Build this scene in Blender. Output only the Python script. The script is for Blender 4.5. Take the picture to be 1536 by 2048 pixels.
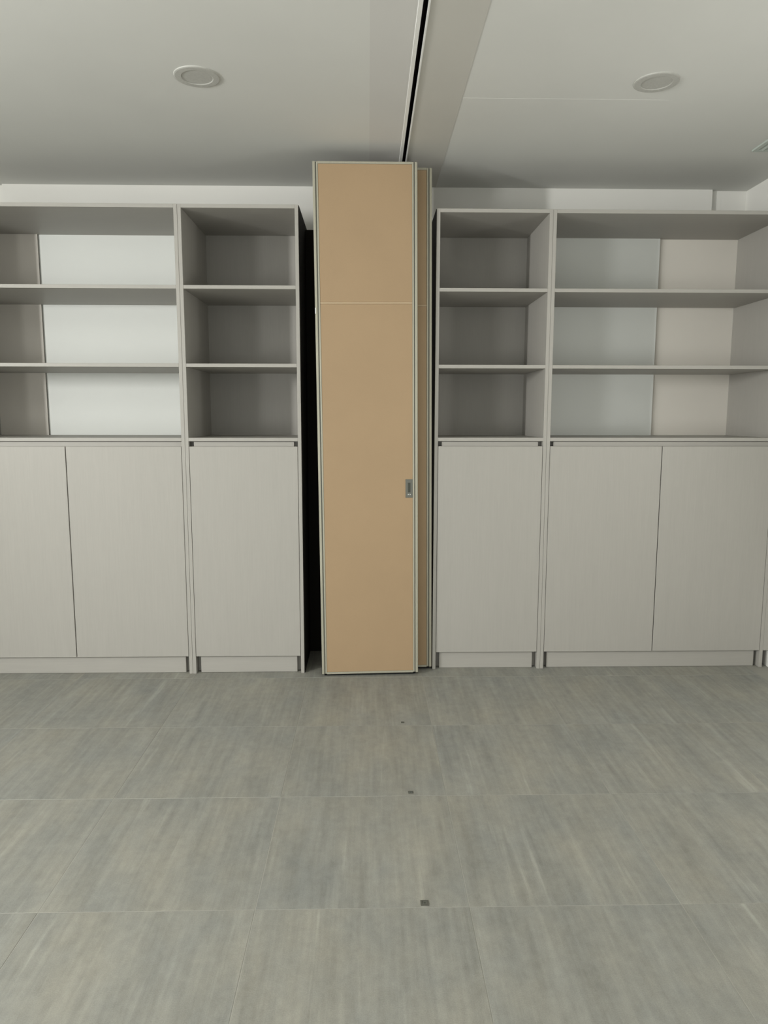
import bpy, bmesh, math, random
from mathutils import Vector, Matrix

# ------------------------------------------------------------------ clear
for o in list(bpy.data.objects):
    bpy.data.objects.remove(o, do_unlink=True)
scene = bpy.context.scene
COL = scene.collection
random.seed(7)

# ------------------------------------------------------------------ camera
F_PX, PITCH, YAW, ROLL, CAM_H = 1447.0, 0.131648, 0.021862, -0.001223, 1.38
cam_data = bpy.data.cameras.new('camera')
cam_data.sensor_fit = 'VERTICAL'
cam_data.sensor_height = 36.0
cam_data.sensor_width = 27.0
cam_data.lens = 36.0 * F_PX / 2048.0
cam_data.clip_start = 0.05
cam = bpy.data.objects.new('camera', cam_data)
COL.objects.link(cam)
right = Vector((math.cos(YAW), -math.sin(YAW), 0))
fwd = Vector((math.sin(YAW) * math.cos(PITCH), math.cos(YAW) * math.cos(PITCH), -math.sin(PITCH)))
up = right.cross(fwd)
r2 = right * math.cos(ROLL) - up * math.sin(ROLL)
u2 = right * math.sin(ROLL) + up * math.cos(ROLL)
M = Matrix.Identity(4)
for i in range(3):
    M[i][0], M[i][1], M[i][2] = r2[i], u2[i], -fwd[i]
M[2][3] = CAM_H
cam.matrix_world = M
scene.camera = cam

# ------------------------------------------------------------------ world, lights, exposure
world = bpy.data.worlds.new('world')
world.use_nodes = True
world.node_tree.nodes['Background'].inputs[0].default_value = (0.80, 0.88, 1.0, 1)
world.node_tree.nodes['Background'].inputs[1].default_value = 0.6
scene.world = world

def area_light(name, loc, target, sx, sy, power, color):
    d = bpy.data.lights.new(name, 'AREA')
    d.shape = 'RECTANGLE'
    d.size, d.size_y = sx, sy
    d.energy = power
    d.color = color
    o = bpy.data.objects.new(name, d)
    COL.objects.link(o)
    o.location = loc
    o.rotation_euler = (Vector(target) - Vector(loc)).to_track_quat('-Z', 'Y').to_euler()
    return o

# daylight entering by the window in the left wall, the one in the right wall and the wide one behind the camera
area_light('window_daylight_left', (-3.72, 0.55, 1.88), (0.0, 0.55, 1.88), 0.20, 0.50, 172, (1.0, 0.995, 0.965))
area_light('window_daylight_left_wide', (-3.72, -1.55, 0.84), (0.0, -1.55, 0.84), 1.30, 1.40, 112, (1.0, 1.0, 0.975))
area_light('window_daylight_right', (2.13, 2.37, 1.40), (-0.5, 2.37, 1.40), 0.20, 0.60, 10, (1.0, 0.985, 0.94))
area_light('window_daylight_rear', (-0.9, -3.12, 1.15), (-0.9, 0.0, 1.15), 4.2, 1.8, 26, (1.0, 1.0, 0.975))

scene.view_settings.view_transform = 'Standard'
scene.view_settings.look = 'None'
scene.view_settings.gamma = 1.0
scene.view_settings.use_curve_mapping = False
scene.view_settings.exposure = -0.14

# ------------------------------------------------------------------ materials
def lin(c):
    return tuple(((v / 255.0) / 12.92 if v / 255.0 <= 0.04045 else ((v / 255.0 + 0.055) / 1.055) ** 2.4) for v in c)

class Nodes:
    def __init__(self, name):
        self.m = bpy.data.materials.new(name)
        self.m.use_nodes = True
        self.t = self.m.node_tree
        self.b = self.t.nodes['Principled BSDF']
    def add(self, kind, **kw):
        n = self.t.nodes.new(kind)
        for k, v in kw.items():
            setattr(n, k, v)
        return n
    def link(self, a, b):
        self.t.links.new(a, b)
    def coords(self, scale, rot=(0, 0, 0), source='Object'):
        if source == 'Position':
            src = self.add('ShaderNodeNewGeometry').outputs['Position']
        else:
            src = self.add('ShaderNodeTexCoord').outputs['Object']
        mp = self.add('ShaderNodeMapping')
        mp.inputs['Scale'].default_value = scale
        mp.inputs['Rotation'].default_value = rot
        self.link(src, mp.inputs['Vector'])
        return mp
    def noise(self, vec, scale, detail=4, rough=0.55):
        n = self.add('ShaderNodeTexNoise')
        n.inputs['Scale'].default_value = scale
        n.inputs['Detail'].default_value = detail
        n.inputs['Roughness'].default_value = rough
        self.link(vec, n.inputs['Vector'])
        return n.outputs['Fac']
    def ramp(self, fac, stops):
        r = self.add('ShaderNodeValToRGB')
        e = r.color_ramp.elements
        while len(e) < len(stops):
            e.new(0.5)
        for i, (p, c) in enumerate(stops):
            e[i].position = p
            e[i].color = (*c, 1)
        self.link(fac, r.inputs[0])
        return r.outputs[0]
    def mix(self, fac, a, b, blend='MIX'):
        m = self.add('ShaderNodeMix', data_type='RGBA', blend_type=blend)
        if isinstance(fac, (int, float)):
            m.inputs['Factor'].default_value = fac
        else:
            self.link(fac, m.inputs['Factor'])
        for s, v in ((m.inputs['A'], a), (m.inputs['B'], b)):
            if isinstance(v, tuple):
                s.default_value = (*v, 1)
            else:
                self.link(v, s)
        return m.outputs['Result']
    def bump(self, h, strength, dist=0.001):
        b = self.add('ShaderNodeBump')
        b.inputs['Strength'].default_value = strength
        b.inputs['Distance'].default_value = dist
        self.link(h, b.inputs['Height'])
        self.link(b.outputs[0], self.b.inputs['Normal'])
    def color(self, c):
        if isinstance(c, tuple):
            self.b.inputs['Base Color'].default_value = (*c, 1)
        else:
            self.link(c, self.b.inputs['Base Color'])
    def surf(self, rough, metal=0.0, spec=0.5):
        self.b.inputs['Roughness'].default_value = rough
        self.b.inputs['Metallic'].default_value = metal
        self.b.inputs['Specular IOR Level'].default_value = spec

def mat_paint(name, c, var=0.04, rough=0.75, bump=0.08):
    n = Nodes(name)
    mp = n.coords((1, 1, 1), source='Position')
    big = n.noise(mp.outputs[0], 1.7, 3)
    fine = n.noise(mp.outputs[0], 260, 2)
    d = tuple(v * (1 - var) for v in c)
    l = tuple(min(1, v * (1 + var)) for v in c)
    n.color(n.ramp(big, [(0.3, d), (0.7, l)]))
    n.bump(fine, bump, 0.0008)
    n.surf(rough, spec=0.3)
    return n.m

def mat_laminate(name, c, axis='z', amount=0.045):
    n = Nodes(name)
    sc = {'z': (1, 1, 0.035), 'x': (0.035, 1, 1)}[axis]
    mp = n.coords(sc, source='Position')
    g = n.noise(mp.outputs[0], 190, 5, 0.6)
    g2 = n.noise(mp.outputs[0], 34, 3, 0.5)
    dk = tuple(v * (1 - amount) for v in c)
    lt = tuple(min(1, v * (1 + amount)) for v in c)
    a = n.ramp(g, [(0.33, dk), (0.67, lt)])
    b = n.ramp(g2, [(0.3, tuple(v * (1 - amount * .45) for v in c)), (0.7, tuple(v * (1 + amount * .45) for v in c))])
    n.color(n.mix(0.5, a, b))
    n.bump(g, 0.10, 0.0006)
    n.surf(0.48, spec=0.4)
    return n.m

def mat_mdf(name, c):
    n = Nodes(name)
    mp = n.coords((1, 1, 1), source='Position')
    f = n.noise(mp.outputs[0], 420, 4, 0.7)
    bgn = n.noise(mp.outputs[0], 3.0, 3)
    a = n.ramp(f, [(0.3, tuple(v * 0.93 for v in c)), (0.7, tuple(v * 1.07 for v in c))])
    b = n.ramp(bgn, [(0.3, tuple(v * 0.95 for v in c)), (0.7, tuple(v * 1.05 for v in c))])
    n.color(n.mix(0.5, a, b))
    n.surf(0.62, spec=0.3)
    return n.m

def mat_metal(name, c, rough=0.38, metal=0.7):
    n = Nodes(name)
    mp = n.coords((1, 1, 0.02), source='Position')
    f = n.noise(mp.outputs[0], 300, 3)
    n.color(n.ramp(f, [(0.3, tuple(v * 0.94 for v in c)), (0.7, tuple(min(1, v * 1.06) for v in c))]))
    n.surf(rough, metal)
    return n.m

def mat_plain(name, c, rough=0.6, spec=0.4):
    n = Nodes(name)
    mp = n.coords((1, 1, 1), source='Position')
    f = n.noise(mp.outputs[0], 120, 2)
    n.color(n.ramp(f, [(0.3, tuple(v * 0.95 for v in c)), (0.7, tuple(min(1, v * 1.05) for v in c))]))
    n.surf(rough, spec=spec)
    return n.m

def mat_tile():
    n = Nodes('grey_stone_tile')
    info = n.add('ShaderNodeObjectInfo')
    off = n.add('ShaderNodeCombineXYZ')
    mul = n.add('ShaderNodeMath', operation='MULTIPLY')
    mul.inputs[1].default_value = 37.0
    n.link(info.outputs['Random'], mul.inputs[0])
    n.link(mul.outputs[0], off.inputs[0])
    n.link(mul.outputs[0], off.inputs[1])
    geo = n.add('ShaderNodeNewGeometry')
    add = n.add('ShaderNodeVectorMath', operation='ADD')
    n.link(geo.outputs['Position'], add.inputs[0])
    n.link(off.outputs[0], add.inputs[1])
    def mapped(scale):
        mp = n.add('ShaderNodeMapping')
        mp.inputs['Scale'].default_value = scale
        n.link(add.outputs[0], mp.inputs['Vector'])
        return mp.outputs[0]
    streak = n.noise(mapped((1, 0.13, 1)), 11, 7, 0.66)
    thin = n.noise(mapped((1, 0.055, 1)), 46, 4, 0.55)
    cloud = n.noise(mapped((1, 0.6, 1)), 3.6, 6, 0.65)
    mott = n.noise(mapped((1, 0.8, 1)), 26, 5, 0.7)
    grain = n.noise(mapped((1, 1, 1)), 330, 3, 0.7)
    def weighted(fac, w, acc):
        a = n.add('ShaderNodeMath', operation='SUBTRACT')
        n.link(fac, a.inputs[0])
        a.inputs[1].default_value = 0.5
        m = n.add('ShaderNodeMath', operation='MULTIPLY_ADD')
        n.link(a.outputs[0], m.inputs[0])
        m.inputs[1].default_value = w
        if acc is None:
            m.inputs[2].default_value = 1.0
        else:
            n.link(acc, m.inputs[2])
        return m.outputs[0]
    acc = weighted(streak, 0.62, None)
    acc = weighted(thin, 0.50, acc)
    acc = weighted(cloud, 0.42, acc)
    acc = weighted(mott, 0.50, acc)
    acc = weighted(grain, 0.60, acc)
    vein = n.noise(mapped((1, 0.045, 1)), 21, 4, 0.6)
    vr = n.add('ShaderNodeMapRange')
    vr.inputs['From Min'].default_value = 0.60
    vr.inputs['From Max'].default_value = 0.74
    vr.inputs['To Max'].default_value = 0.30
    n.link(vein, vr.inputs['Value'])
    va = n.add('ShaderNodeMath', operation='ADD')
    n.link(acc, va.inputs[0])
    n.link(vr.outputs[0], va.inputs[1])
    acc = va.outputs[0]
    tint = n.ramp(cloud, [(0.30, tuple(v * t for v, t in zip(TILE, (0.97, 1.0, 1.04)))),
                          (0.70, tuple(v * t for v, t in zip(TILE, (1.03, 1.0, 0.95))))])
    comb = n.add('ShaderNodeCombineXYZ')
    for k in range(3):
        n.link(acc, comb.inputs[k])
    m = n.mix(1.0, tint, comb.outputs[0], 'MULTIPLY')
    n.color(m)
    n.bump(grain, 0.12, 0.0006)
    n.surf(0.50, spec=0.4)
    return n.m

TILE = lin((143, 143, 136))
MT = {}
MT['wall'] = mat_paint('white_wall_paint', (0.80, 0.795, 0.755), 0.02)
MT['room_wall'] = mat_paint('off_white_room_paint', (0.70, 0.69, 0.64), 0.02)
MT['ceiling'] = mat_paint('white_ceiling_paint', (0.655, 0.66, 0.632), 0.02)
MT['patch'] = mat_paint('beige_plaster', (0.535, 0.525, 0.485), 0.02)
MT['patch_light'] = mat_paint('pale_plaster', (0.615, 0.61, 0.588), 0.02)
MT['seam'] = mat_paint('plaster_seam', (0.72, 0.72, 0.69), 0.02)
MT['lam'] = mat_laminate('greige_woodgrain_laminate', (0.385, 0.372, 0.342))
MT['lamx'] = mat_laminate('greige_woodgrain_laminate_across', (0.385, 0.372, 0.342), 'x')
MT['white_board'] = mat_paint('white_melamine', (0.78, 0.80, 0.77), 0.015, 0.5)
MT['beige_board'] = mat_paint('beige_backing_board', (0.58, 0.55, 0.50), 0.02, 0.55)
MT['pale_board'] = mat_paint('pale_backing_board', (0.70, 0.67, 0.61), 0.02, 0.55)
MT['gap_shade'] = mat_plain('gap_shade_black', (0.016, 0.014, 0.011), 0.7, 0.15)  # near-black colour standing in for deep shade in the gaps beside the panels
MT['mdf'] = mat_mdf('tan_fibreboard', (0.375, 0.267, 0.160))
MT['mdf_strip'] = mat_mdf('pale_tan_fibreboard_edge', (0.45, 0.345, 0.225))
MT['alu'] = mat_metal('anodised_aluminium', (0.43, 0.415, 0.335), 0.45, 0.30)
MT['alu_bright'] = mat_metal('bright_aluminium', (0.84, 0.85, 0.83), 0.4, 0.08)
MT['steel'] = mat_metal('dull_steel', (0.15, 0.155, 0.135), 0.5, 0.3)
MT['dark'] = mat_plain('black_rubber', (0.012, 0.013, 0.013), 0.8, 0.2)
MT['dark_grey'] = mat_plain('dark_grey_metal', (0.06, 0.064, 0.052), 0.6, 0.3)
MT['socket'] = mat_plain('worn_grey_metal', (0.10, 0.10, 0.085), 0.6, 0.3)
MT['slot'] = mat_plain('dark_channel', (0.02, 0.022, 0.026), 0.7, 0.2)
MT['grout'] = mat_paint('pale_grout', (0.345, 0.34, 0.305), 0.04)
MT['tile'] = mat_tile()
MT['lamp_trim'] = mat_plain('white_lamp_trim', (0.47, 0.47, 0.44), 0.55)
MT['diffuser'] = mat_plain('frosted_diffuser', (0.47, 0.47, 0.44), 0.5)
MT['vent'] = mat_plain('grey_green_grille', (0.50, 0.55, 0.51), 0.5)
MT['vent_dark'] = mat_plain('grille_void', (0.16, 0.18, 0.17), 0.8)

# ------------------------------------------------------------------ mesh helpers
def box_bm(bm, x0, x1, y0, y1, z0, z1):
    v = [bm.verts.new(p) for p in ((x0, y0, z0), (x1, y0, z0), (x1, y1, z0), (x0, y1, z0),
                                   (x0, y0, z1), (x1, y0, z1), (x1, y1, z1), (x0, y1, z1))]
    for f in ((3, 2, 1, 0), (4, 5, 6, 7), (0, 1, 5, 4), (1, 2, 6, 5), (2, 3, 7, 6), (3, 0, 4, 7)):
        bm.faces.new([v[i] for i in f])

def finish(name, bm, mat, parent=None, bevel=0.0, smooth=False, seg=1):
    if bevel > 0:
        bmesh.ops.bevel(bm, geom=bm.edges[:], offset=bevel, segments=seg, affect='EDGES', profile=0.5)
    bmesh.ops.recalc_face_normals(bm, faces=bm.faces[:])
    me = bpy.data.meshes.new(name)
    bm.to_mesh(me)
    bm.free()
    me.materials.append(mat)
    if smooth:
        for p in me.polygons:
            p.use_smooth = True
    o = bpy.data.objects.new(name, me)
    COL.objects.link(o)
    if parent:
        o.parent = parent
    return o

def box(name, x0, x1, y0, y1, z0, z1, mat, parent=None, bevel=0.0008):
    bm = bmesh.new()
    box_bm(bm, min(x0, x1), max(x0, x1), min(y0, y1), max(y0, y1), min(z0, z1), max(z0, z1))
    return finish(name, bm, mat, parent, bevel)

def boxes(name, lst, mat, parent=None, bevel=0.0):
    bm = bmesh.new()
    for b in lst:
        box_bm(bm, *b)
    return finish(name, bm, mat, parent, bevel)

def lathe(name, prof, mat, parent=None, n=48):
    bm = bmesh.new()
    rings = []
    for r, z in prof:
        if r < 1e-6:
            rings.append([bm.verts.new((0, 0, z))])
        else:
            rings.append([bm.verts.new((r * math.cos(2 * math.pi * k / n), r * math.sin(2 * math.pi * k / n), z)) for k in range(n)])
    for a, b in zip(rings, rings[1:]):
        for k in range(n):
            k2 = (k + 1) % n
            if len(a) == 1:
                bm.faces.new([a[0], b[k], b[k2]])
            elif len(b) == 1:
                bm.faces.new([a[k], b[0], a[k2]])
            else:
                bm.faces.new([a[k], b[k], b[k2], a[k2]])
    return finish(name, bm, mat, parent, smooth=False)

def thing(name, label, cat, loc=(0, 0, 0), rot=(0, 0, 0), group=None):
    o = bpy.data.objects.new(name, None)
    o.empty_display_size = 0.1
    COL.objects.link(o)
    o.location = loc
    o.rotation_euler = rot
    o['label'] = label
    o['category'] = cat
    if group:
        o['group'] = group
    return o

def struct(o, label=None):
    o['kind'] = 'structure'
    if label:
        o['label'] = label
    return o

# ------------------------------------------------------------------ room
XL, XR, YF, YB, CZ = -3.80, 2.222, -3.20, 4.384, 2.691
TRX = 0.186               # line of the ceiling track
TH = 0.012                # tile thickness; tile top is z = 0
SL = 0.0085               # half width of the track slot

floor = struct(box('floor', XL, XR, YF, YB + 0.12, -0.10, -0.0006, MT['grout'], bevel=0),
               'grey stone-look tiled floor with pale joints')
PX, PY = 0.606, 0.609
JX, JY = 0.285, 1.882
bm = bmesh.new()
box_bm(bm, -PX / 2 + 0.0009, PX / 2 - 0.0009, -PY / 2 + 0.0009, PY / 2 - 0.0009, -TH, 0.0)
bmesh.ops.bevel(bm, geom=[e for e in bm.edges if all(v.co.z > -1e-5 for v in e.verts)], offset=0.0006, segments=1, affect='EDGES')
bmesh.ops.recalc_face_normals(bm, faces=bm.faces[:])
tile_me = bpy.data.meshes.new('tile')
bm.to_mesh(tile_me)
bm.free()
tile_me.materials.append(MT['tile'])
for i in range(-7, 3):
    for j in range(-8, 4):
        cx, cy = JX + PX * (i + 0.5), JY + PY * (j + 0.5)
        if cx + PX / 2 > XR + 0.30 or cx - PX / 2 < XL - 0.05 or cy - PY / 2 < YF:
            continue
        t = bpy.data.objects.new('tile', tile_me)
        if cx + PX / 2 > XR:                 # cut tile against the right wall
            w = XR - 0.002 - (cx - PX / 2)
            t.scale.x = w / PX
            cx = cx - PX / 2 + w / 2
        COL.objects.link(t)
        t.parent = floor
        t.location = (cx, cy, random.uniform(-0.0003, 0.0003))

# ceiling: two boarded halves either side of the track slot
ceiling = struct(boxes('ceiling', [(XL, TRX - 0.030, YF, YB + 0.12, CZ, CZ + 0.12),
                                   (TRX + 0.030, XR, YF, YB + 0.12, CZ, CZ + 0.12)], MT['ceiling']),
                 'white painted plasterboard ceiling')
box('plaster_band', TRX + 0.0155, 0.392, YF + 0.01, YB - 0.01, CZ - 0.0012, CZ + 0.001, MT['patch'], ceiling, 0)['label'] = 'beige plaster band right of the track'
box('plaster_band', 0.008, TRX - 0.024, YF + 0.01, YB - 0.01, CZ - 0.0010, CZ + 0.001, MT['patch_light'], ceiling, 0)['label'] = 'pale plaster band left of the track'
box('board_joint', 0.394, 1.26, 3.196, 3.1985, CZ - 0.0004, CZ + 0.001, MT['seam'], ceiling, 0)

# rear wall: a proud middle length and set-back ends
wall_back = struct(boxes('wall_back', [(-2.087, 2.010, YB, YB + 0.20, -0.05, CZ),
                                       (XL, -2.087, YB + 0.025, YB + 0.20, -0.05, CZ),
                                       (2.010, XR, YB + 0.025, YB + 0.20, -0.05, CZ)], MT['wall']),
                   'white rear wall showing above the cabinets')
# right wall with a window opening
def wall_with_opening(name, axis, pos, thick, a0, a1, o0, o1, z0, z1, mat, label):
    lst = []
    for (p0, p1, q0, q1) in ((a0, o0, -0.05, CZ), (o1, a1, -0.05, CZ), (o0, o1, -0.05, z0), (o0, o1, z1, CZ)):
        lo, hi = min(pos, pos + thick), max(pos, pos + thick)
        lst.append((lo, hi, p0, p1, q0, q1) if axis == 'x' else (p0, p1, lo, hi, q0, q1))
    return struct(boxes(name, lst, mat), label)

def wall_two_openings(name, pos, thick, a0, a1, ops, mat, label):
    lo, hi = min(pos, pos + thick), max(pos, pos + thick)
    lst, cur = [], a0
    for (o0, o1, z0, z1) in ops:
        lst += [(lo, hi, cur, o0, -0.05, CZ), (lo, hi, o0, o1, -0.05, z0), (lo, hi, o0, o1, z1, CZ)]
        cur = o1
    lst.append((lo, hi, cur, a1, -0.05, CZ))
    return struct(boxes(name, lst, mat), label)

def window(name, axis, pos, o0, o1, z0, z1, bars, label):
    fr = 0.05
    def bx(p0, p1, q0, q1, d0, d1):
        return (d0, d1, p0, p1, q0, q1) if axis == 'x' else (p0, p1, d0, d1, q0, q1)
    d0, d1 = pos - 0.03, pos + 0.03
    w = struct(boxes(name, [bx(o0, o0 + fr, z0, z1, d0, d1), bx(o1 - fr, o1, z0, z1, d0, d1),
                            bx(o0 + fr, o1 - fr, z0, z0 + fr, d0, d1), bx(o0 + fr, o1 - fr, z1 - fr, z1, d0, d1)], MT['lamp_trim']), label)
    for k in range(1, bars):
        c = o0 + (o1 - o0) * k / bars
        boxes('mullion', [bx(c - 0.02, c + 0.02, z0 + fr, z1 - fr, d0, d1)], MT['lamp_trim'], w)
    n = bars
    for k in range(n):
        c0 = o0 + (o1 - o0) * k / n + (fr if k == 0 else 0.02)
        c1 = o0 + (o1 - o0) * (k + 1) / n - (fr if k == n - 1 else 0.02)
        boxes('pane', [bx(c0, c1, z0 + fr, z1 - fr, pos - 0.004, pos + 0.004)], GLASS, w)

gn = Nodes('window_glass')
gn.color((0.9, 0.95, 0.93))
gn.surf(0.02)
gn.b.inputs['Transmission Weight'].default_value = 1.0
GLASS = gn.m

wall_right = wall_with_opening('wall_right', 'x', XR, 0.15, YF, YB + 0.2, 2.20, 2.54, 1.05, 1.95, MT['wall'], 'white right wall beside the cabinets')
wall_left = wall_two_openings('wall_left', XL, -0.15, YF, YB + 0.2, [(-2.25, -0.85, 0.06, 1.62), (0.34, 0.76, 1.52, 2.24)], MT['room_wall'], 'off-white left wall of the room')
wall_front = wall_with_opening('wall_front', 'y', YF, -0.15, XL - 0.15, XR + 0.15, -3.05, 1.25, 0.18, 2.12, MT['room_wall'], 'off-white wall behind the viewer')
window('window_1', 'x', XR + 0.09, 2.20, 2.54, 1.05, 1.95, 1, 'narrow window in the right wall')
window('window_2', 'x', XL - 0.09, 0.34, 0.76, 1.52, 2.24, 1, 'narrow window in the left wall')
window('window_4', 'x', XL - 0.09, -2.25, -0.85, 0.06, 1.62, 2, 'wide low window in the left wall')
window('window_3', 'y', YF - 0.09, -3.05, 1.25, 0.18, 2.12, 4, 'wide four-light window behind the viewer')

# ------------------------------------------------------------------ cabinets
T = 0.018
Z_TOP, Z_MID = 2.424, 1.250          # top of unit; underside of the board above the doors
SHELF = (2.016, 1.628)               # undersides of the open shelves
DOOR0, DOOR1 = 0.096, 1.223

def cabinet(name, label, x0, x1, y0, y1, doors, backs, rail_in=(0.022, 0.022), filler=None, dark_side=0):
    """backs: list of (xa, xb, y_front, material) for the open upper part."""
    c = thing(name, label, 'cabinet', ((x0 + x1) / 2, y0, 0))
    ox, oy = (x0 + x1) / 2, y0
    def b(nm, xa, xb, ya, yb, za, zb, mat, par=None, bev=0.0008):
        if par is None:
            par = c
        return box(nm, xa - ox, xb - ox, ya - oy, yb - oy, za, zb, mat, par, bev)
    lam, lamx = MT['lam'], MT['lamx']
    b('side_panel', x0, x0 + T, y0, y1, 0, Z_TOP, lam)
    b('side_panel', x1 - T, x1, y0, y1, 0, Z_TOP, lam)
    xi0, xi1 = x0 + T, x1 - T
    b('top_panel', xi0, xi1, y0, y1, Z_TOP - T, Z_TOP, lamx)
    yb = min(k[2] for k in backs)
    for z in SHELF:
        b('shelf', xi0, xi1, y0 + 0.001, yb - 0.001, z, z + T, lamx)
    b('middle_panel', xi0, xi1, y0, yb - 0.001, Z_MID, Z_MID + T, lamx)
    b('finger_rail', xi0 + rail_in[0], xi1 - rail_in[1], y0 + 0.020, y0 + 0.038, Z_MID - 0.075, Z_MID - 0.0035, lamx)
    b('plinth', xi0 + 0.022, xi1 - 0.022, y0 + 0.020, y0 + 0.038, 0.001, DOOR0 + 0.02, lamx)
    b('floor_panel', xi0, xi1, y0 + 0.064, yb - 0.001, DOOR0 + 0.002, DOOR0 + 0.002 + T, lamx)
    b('rail_backing', xi0 + 0.001, xi1 - 0.001, y0 + 0.050, y0 + 0.062, Z_MID - 0.080, Z_MID - 0.001, lamx, bev=0)
    b('plinth_backing', xi0 + 0.001, xi1 - 0.001, y0 + 0.050, y0 + 0.062, 0.001, DOOR0, lamx, bev=0)
    g = 0.0022
    w = (xi1 - xi0) / doors
    for k in range(doors):
        d = b('door', xi0 + w * k + g, xi0 + w * (k + 1) - g, y0, y0 + T, DOOR0, DOOR1, lam, bev=0.001)
    for (xa, xb, yf, mat) in backs:
        p = b('back_panel', xa, xb, yf, yf + 0.008, Z_MID + T, Z_TOP - T, mat, bev=0)
        if mat is MT['white_board']:
            p['label'] = 'white back board'
    b('lower_back_panel', xi0, xi1, yb - 0.0005, yb + 0.0075, DOOR0, Z_MID + T - 0.0005, lam, bev=0)
    if dark_side > 0:  # black sheet and board added so the shaded gap reads black
        b('gap_shade_side', x1 - 0.0005, x1 + 0.003, y0 + 0.004, y1, 0.001, Z_TOP - 0.002, MT['gap_shade'], bev=0)['label'] = 'black sheet added on the side to darken the gap'
        b('gap_shade_board', x1 + 0.003, x1 + 0.100, 4.150, 4.158, 0.001, Z_TOP - 0.03, MT['gap_shade'], bev=0)['label'] = 'black board added as the deep shade in the gap'
    elif dark_side < 0:  # black sheet added to darken the gap on this side
        b('gap_shade_side', x0 - 0.003, x0 + 0.0005, y0 + 0.004, y1, 0.001, Z_TOP - 0.002, MT['gap_shade'], bev=0)['label'] = 'black sheet added on the side to darken the gap'
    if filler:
        b('filler_panel', filler[0], filler[1], y0, y0 + T, DOOR0, Z_TOP, lam)
    return c

FL, FR = 3.781, 3.828
LM = MT['lam']
cabinet('double_cabinet', 'wide greige cabinet with white back at the left edge', -2.180, -0.9485, FL, 4.366, 2,
        [(-2.162, -1.885, 4.336, MT['beige_board']), (-1.885, -0.9665, 4.350, MT['white_board'])], rail_in=(0.022, 0.0))
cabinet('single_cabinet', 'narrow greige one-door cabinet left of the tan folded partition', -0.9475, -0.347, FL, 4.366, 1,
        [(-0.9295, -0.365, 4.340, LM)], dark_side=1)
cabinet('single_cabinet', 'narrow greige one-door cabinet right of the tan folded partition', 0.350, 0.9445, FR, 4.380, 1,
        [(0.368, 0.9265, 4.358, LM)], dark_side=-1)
cabinet('double_cabinet', 'wide greige two-door cabinet against the right wall', 0.9455, 2.187 - 0.002, FR, 4.380, 2,
        [(0.9635, 1.702, 4.348, MT['white_board']), (1.702, 2.167, 4.365, MT['pale_board'])], filler=(2.1855, 2.2205))

# ------------------------------------------------------------------ folded partition panels
PYAW, PLEAN = 0.0249, 0.0086
PW, PH, PT = 0.514, 2.600, 0.055

def partition(label, x, y, z, w=PW, yaw=PYAW, lean=PLEAN, handle=True, inner=False):
    al = MT['gap_shade'] if inner else MT['alu']
    md = MT['gap_shade'] if inner else MT['mdf']
    t = thing('folding_panel', label, 'folding panel', (x, y, z), (0, -lean, yaw), 'folded panels in the stack')
    box('core', 0.0135, w - 0.0135, 0.006, PT - 0.006, 0.004, PH - 0.004, MT['dark'], t, 0)
    # aluminium edge profiles: outer rail, shadow groove, inner rail
    for s in (0, 1):
        def e(a, b2):
            return (a, b2) if s == 0 else (w - b2, w - a)
        a, b2 = e(0.0, 0.0130)
        box('edge_profile', a, b2, 0.000, PT, 0.0, PH, al, t, 0.0022)
        a, b2 = e(0.0182, 0.0262)
        box('frame_profile', a, b2, 0.001, PT - 0.001, 0.003, PH - 0.001, al, t, 0.001)
        a, b2 = e(0.0125, 0.0188)
        box('groove_seal', a, b2, 0.005, PT - 0.005, 0.002, PH - 0.003, MT['steel'], t, 0)
    x0, x1 = 0.0262, w - 0.0262
    box('top_rail', x0, x1, 0.001, PT - 0.001, PH - 0.011, PH, al, t, 0.001)
    box('bottom_rail', x0, x1, 0.001, PT - 0.001, 0.0, 0.011, al, t, 0.001)
    zj = 1.928
    box('upper_board', x0 + .0005, x1 - .0005, 0.003, 0.012, zj + 0.0055, PH - 0.0115, md, t, 0.0004)
    box('lower_board', x0 + .0005, x1 - .0005, 0.003, 0.012, 0.0115, zj - 0.0055, md, t, 0.0004)
    box('joint_strip', x0 + .0005, x1 - .0005, 0.0005, 0.012, zj - 0.005, zj + 0.005, MT['mdf_strip'], t, 0.0012)
    box('back_board', x0 + .0005, x1 - .0005, PT - 0.006, PT - 0.003, 0.0115, PH - 0.0115, md, t, 0)
    # bottom sweep seal and the hanger bolts that reach the track
    box('sweep_seal', 0.012, w - 0.012, 0.014, PT - 0.014, -0.010, 0.002, MT['dark'], t, 0)
    if handle:
        h = box('handle_plate', w - 0.064, w - 0.027, 0.0003, 0.004, 0.944, 1.040, MT['steel'], t, 0.001)
        h['label'] = 'grey metal flush pull plate'
        box('handle_recess', w - 0.0515, w - 0.0385, -0.0004, 0.003, 0.972, 1.022, MT['dark_grey'], h, 0.0002)
        box('latch_pin', w - 0.052, w - 0.048, -0.0012, 0.002, 0.958, 0.963, MT['alu_bright'], h, 0.0004)
        box('latch_pin', w - 0.042, w - 0.038, -0.0012, 0.002, 0.958, 0.963, MT['alu_bright'], h, 0.0004)
        box('latch_pin', 0.0, 0.005, -0.002, 0.010, 1.875, 1.905, MT['alu_bright'], t, 0.001)
    return t

partition('tan fibreboard partition panel with flush pull, foremost of the folded stack', -0.248, 3.723, 0.012)
partition('tan partition panel second in the stack, its right edge peeking out', 0.345 - PW, 3.8060, 0.012, handle=False)
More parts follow.
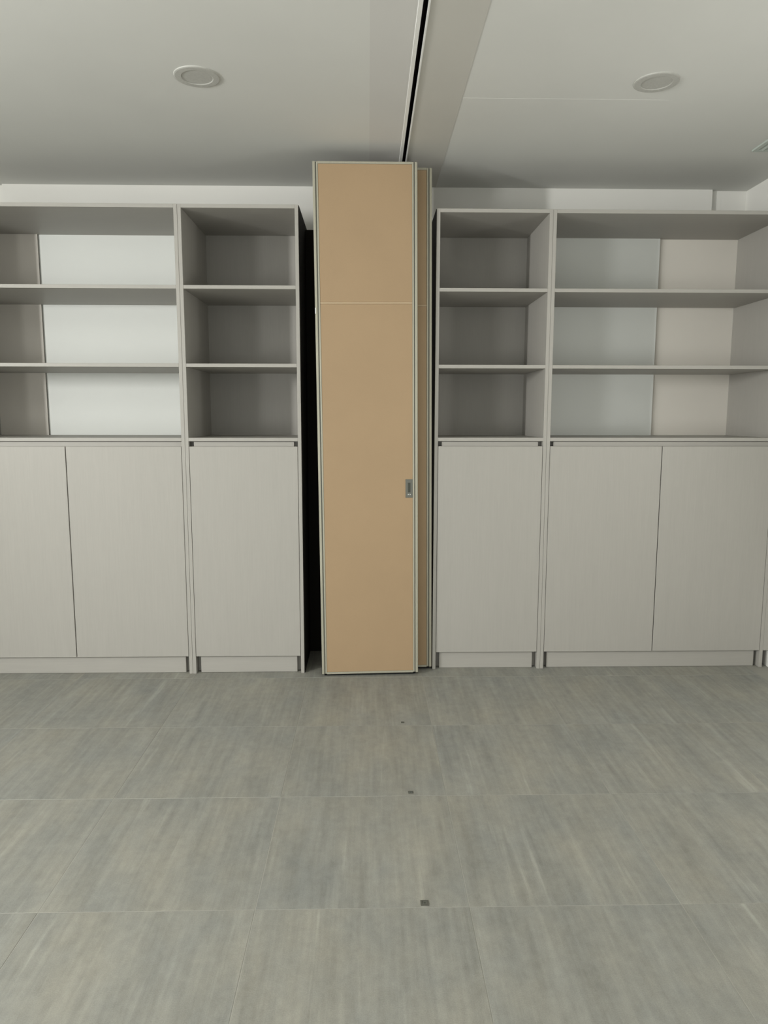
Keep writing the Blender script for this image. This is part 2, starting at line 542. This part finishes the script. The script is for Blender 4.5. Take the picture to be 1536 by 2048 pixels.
# ------------------------------------------------------------------ ceiling track
tr = thing('ceiling_track', 'thin aluminium ceiling track with dark slot leading to the folded partition', 'track', (TRX, YF + 0.02, CZ))
L = YB - YF - 0.06
box('flange', -0.024, -SL, 0, L, -0.006, 0.002, MT['alu_bright'], tr, 0.0012)
box('flange', SL, 0.0155, 0, L, -0.006, 0.002, MT['alu_bright'], tr, 0.0012)
box('channel', -0.029, -SL, 0, L, 0.002, 0.060, MT['slot'], tr, 0)
box('channel', SL, 0.029, 0, L, 0.002, 0.060, MT['slot'], tr, 0)
box('channel_top', -0.029, 0.029, 0, L, 0.060, 0.075, MT['slot'], tr, 0)

# ------------------------------------------------------------------ downlights
def downlight(label, x, y, r):
    d = thing('downlight', label, 'ceiling light', (x, y, CZ), group='unlit recessed ceiling lights')
    lathe('trim_ring', [(r * 0.66, 0.004), (r * 0.66, -0.0040), (r * 0.69, -0.0055), (r * 0.93, -0.0050), (r * 0.985, -0.0034), (r, 0.0), (r, 0.004), (r * 0.66, 0.004)], MT['lamp_trim'], d)
    lathe('diffuser', [(0, -0.0028), (r * 0.655, -0.0028), (r * 0.655, 0.003), (0, 0.003)], MT['diffuser'], d)
downlight('round white unlit ceiling downlight left of the track', -0.664, 3.031, 0.090)
downlight('round white unlit ceiling downlight right of the track', 1.142, 3.034, 0.088)

# ------------------------------------------------------------------ ceiling vent at the right edge
v = thing('ceiling_vent', 'grey-green ceiling air vent at the right wall', 'vent', (1.905, 3.755, CZ))
w, l = 0.26, 0.62
box('frame', 0, w, -0.022, 0, -0.008, 0.001, MT['vent'], v)
box('frame', 0, w, -l, -l + 0.022, -0.008, 0.001, MT['vent'], v)
box('frame', 0, 0.022, -l + 0.022, -0.022, -0.008, 0.001, MT['vent'], v)
box('frame', w - 0.022, w, -l + 0.022, -0.022, -0.008, 0.001, MT['vent'], v)
box('backing', 0.02, w - 0.02, -l + 0.02, -0.02, -0.0012, 0.0008, MT['vent_dark'], v, 0)
for k in range(8):
    xx = 0.036 + k * (w - 0.072) / 7
    s = box('slat', -0.009, 0.009, -l + 0.022, -0.022, -0.0008, 0.0008, MT['vent'], v, 0)
    s.location = (xx, 0, -0.0068)
    s.rotation_euler = (0, math.radians(28), 0)

# ------------------------------------------------------------------ floor sockets along the track line
def socket(label, x, y, s):
    k = thing('floor_socket', label, 'floor socket', (x, y, 0), group='floor sockets under the track')
    h, f = s / 2, s * 0.22
    boxes('rim', [(-h, h, -h, -h + f, -0.001, 0.0015), (-h, h, h - f, h, -0.001, 0.0015),
                  (-h, -h + f, -h + f, h - f, -0.001, 0.0015), (h - f, h, -h + f, h - f, -0.001, 0.0015)], MT['socket'], k)
    box('insert', -h + f, h - f, -h + f, h - f, -0.001, 0.0006, MT['steel'] if s > 0.02 else MT['vent_dark'], k, 0)
    bm2 = bmesh.new()
    bmesh.ops.create_cone(bm2, segments=12, radius1=s * 0.13, radius2=s * 0.10, depth=0.0012, cap_ends=True)
    o = finish('screw_head', bm2, MT['dark_grey'], k)
    o.location = (0, 0, 0.0012)
socket('small dark square floor socket nearest the viewer', 0.159, 1.901, 0.023)
socket('small square floor socket, middle of the three in line', 0.155, 2.515, 0.018)
socket('tiny square floor socket closest to the partition', 0.154, 3.132, 0.014)
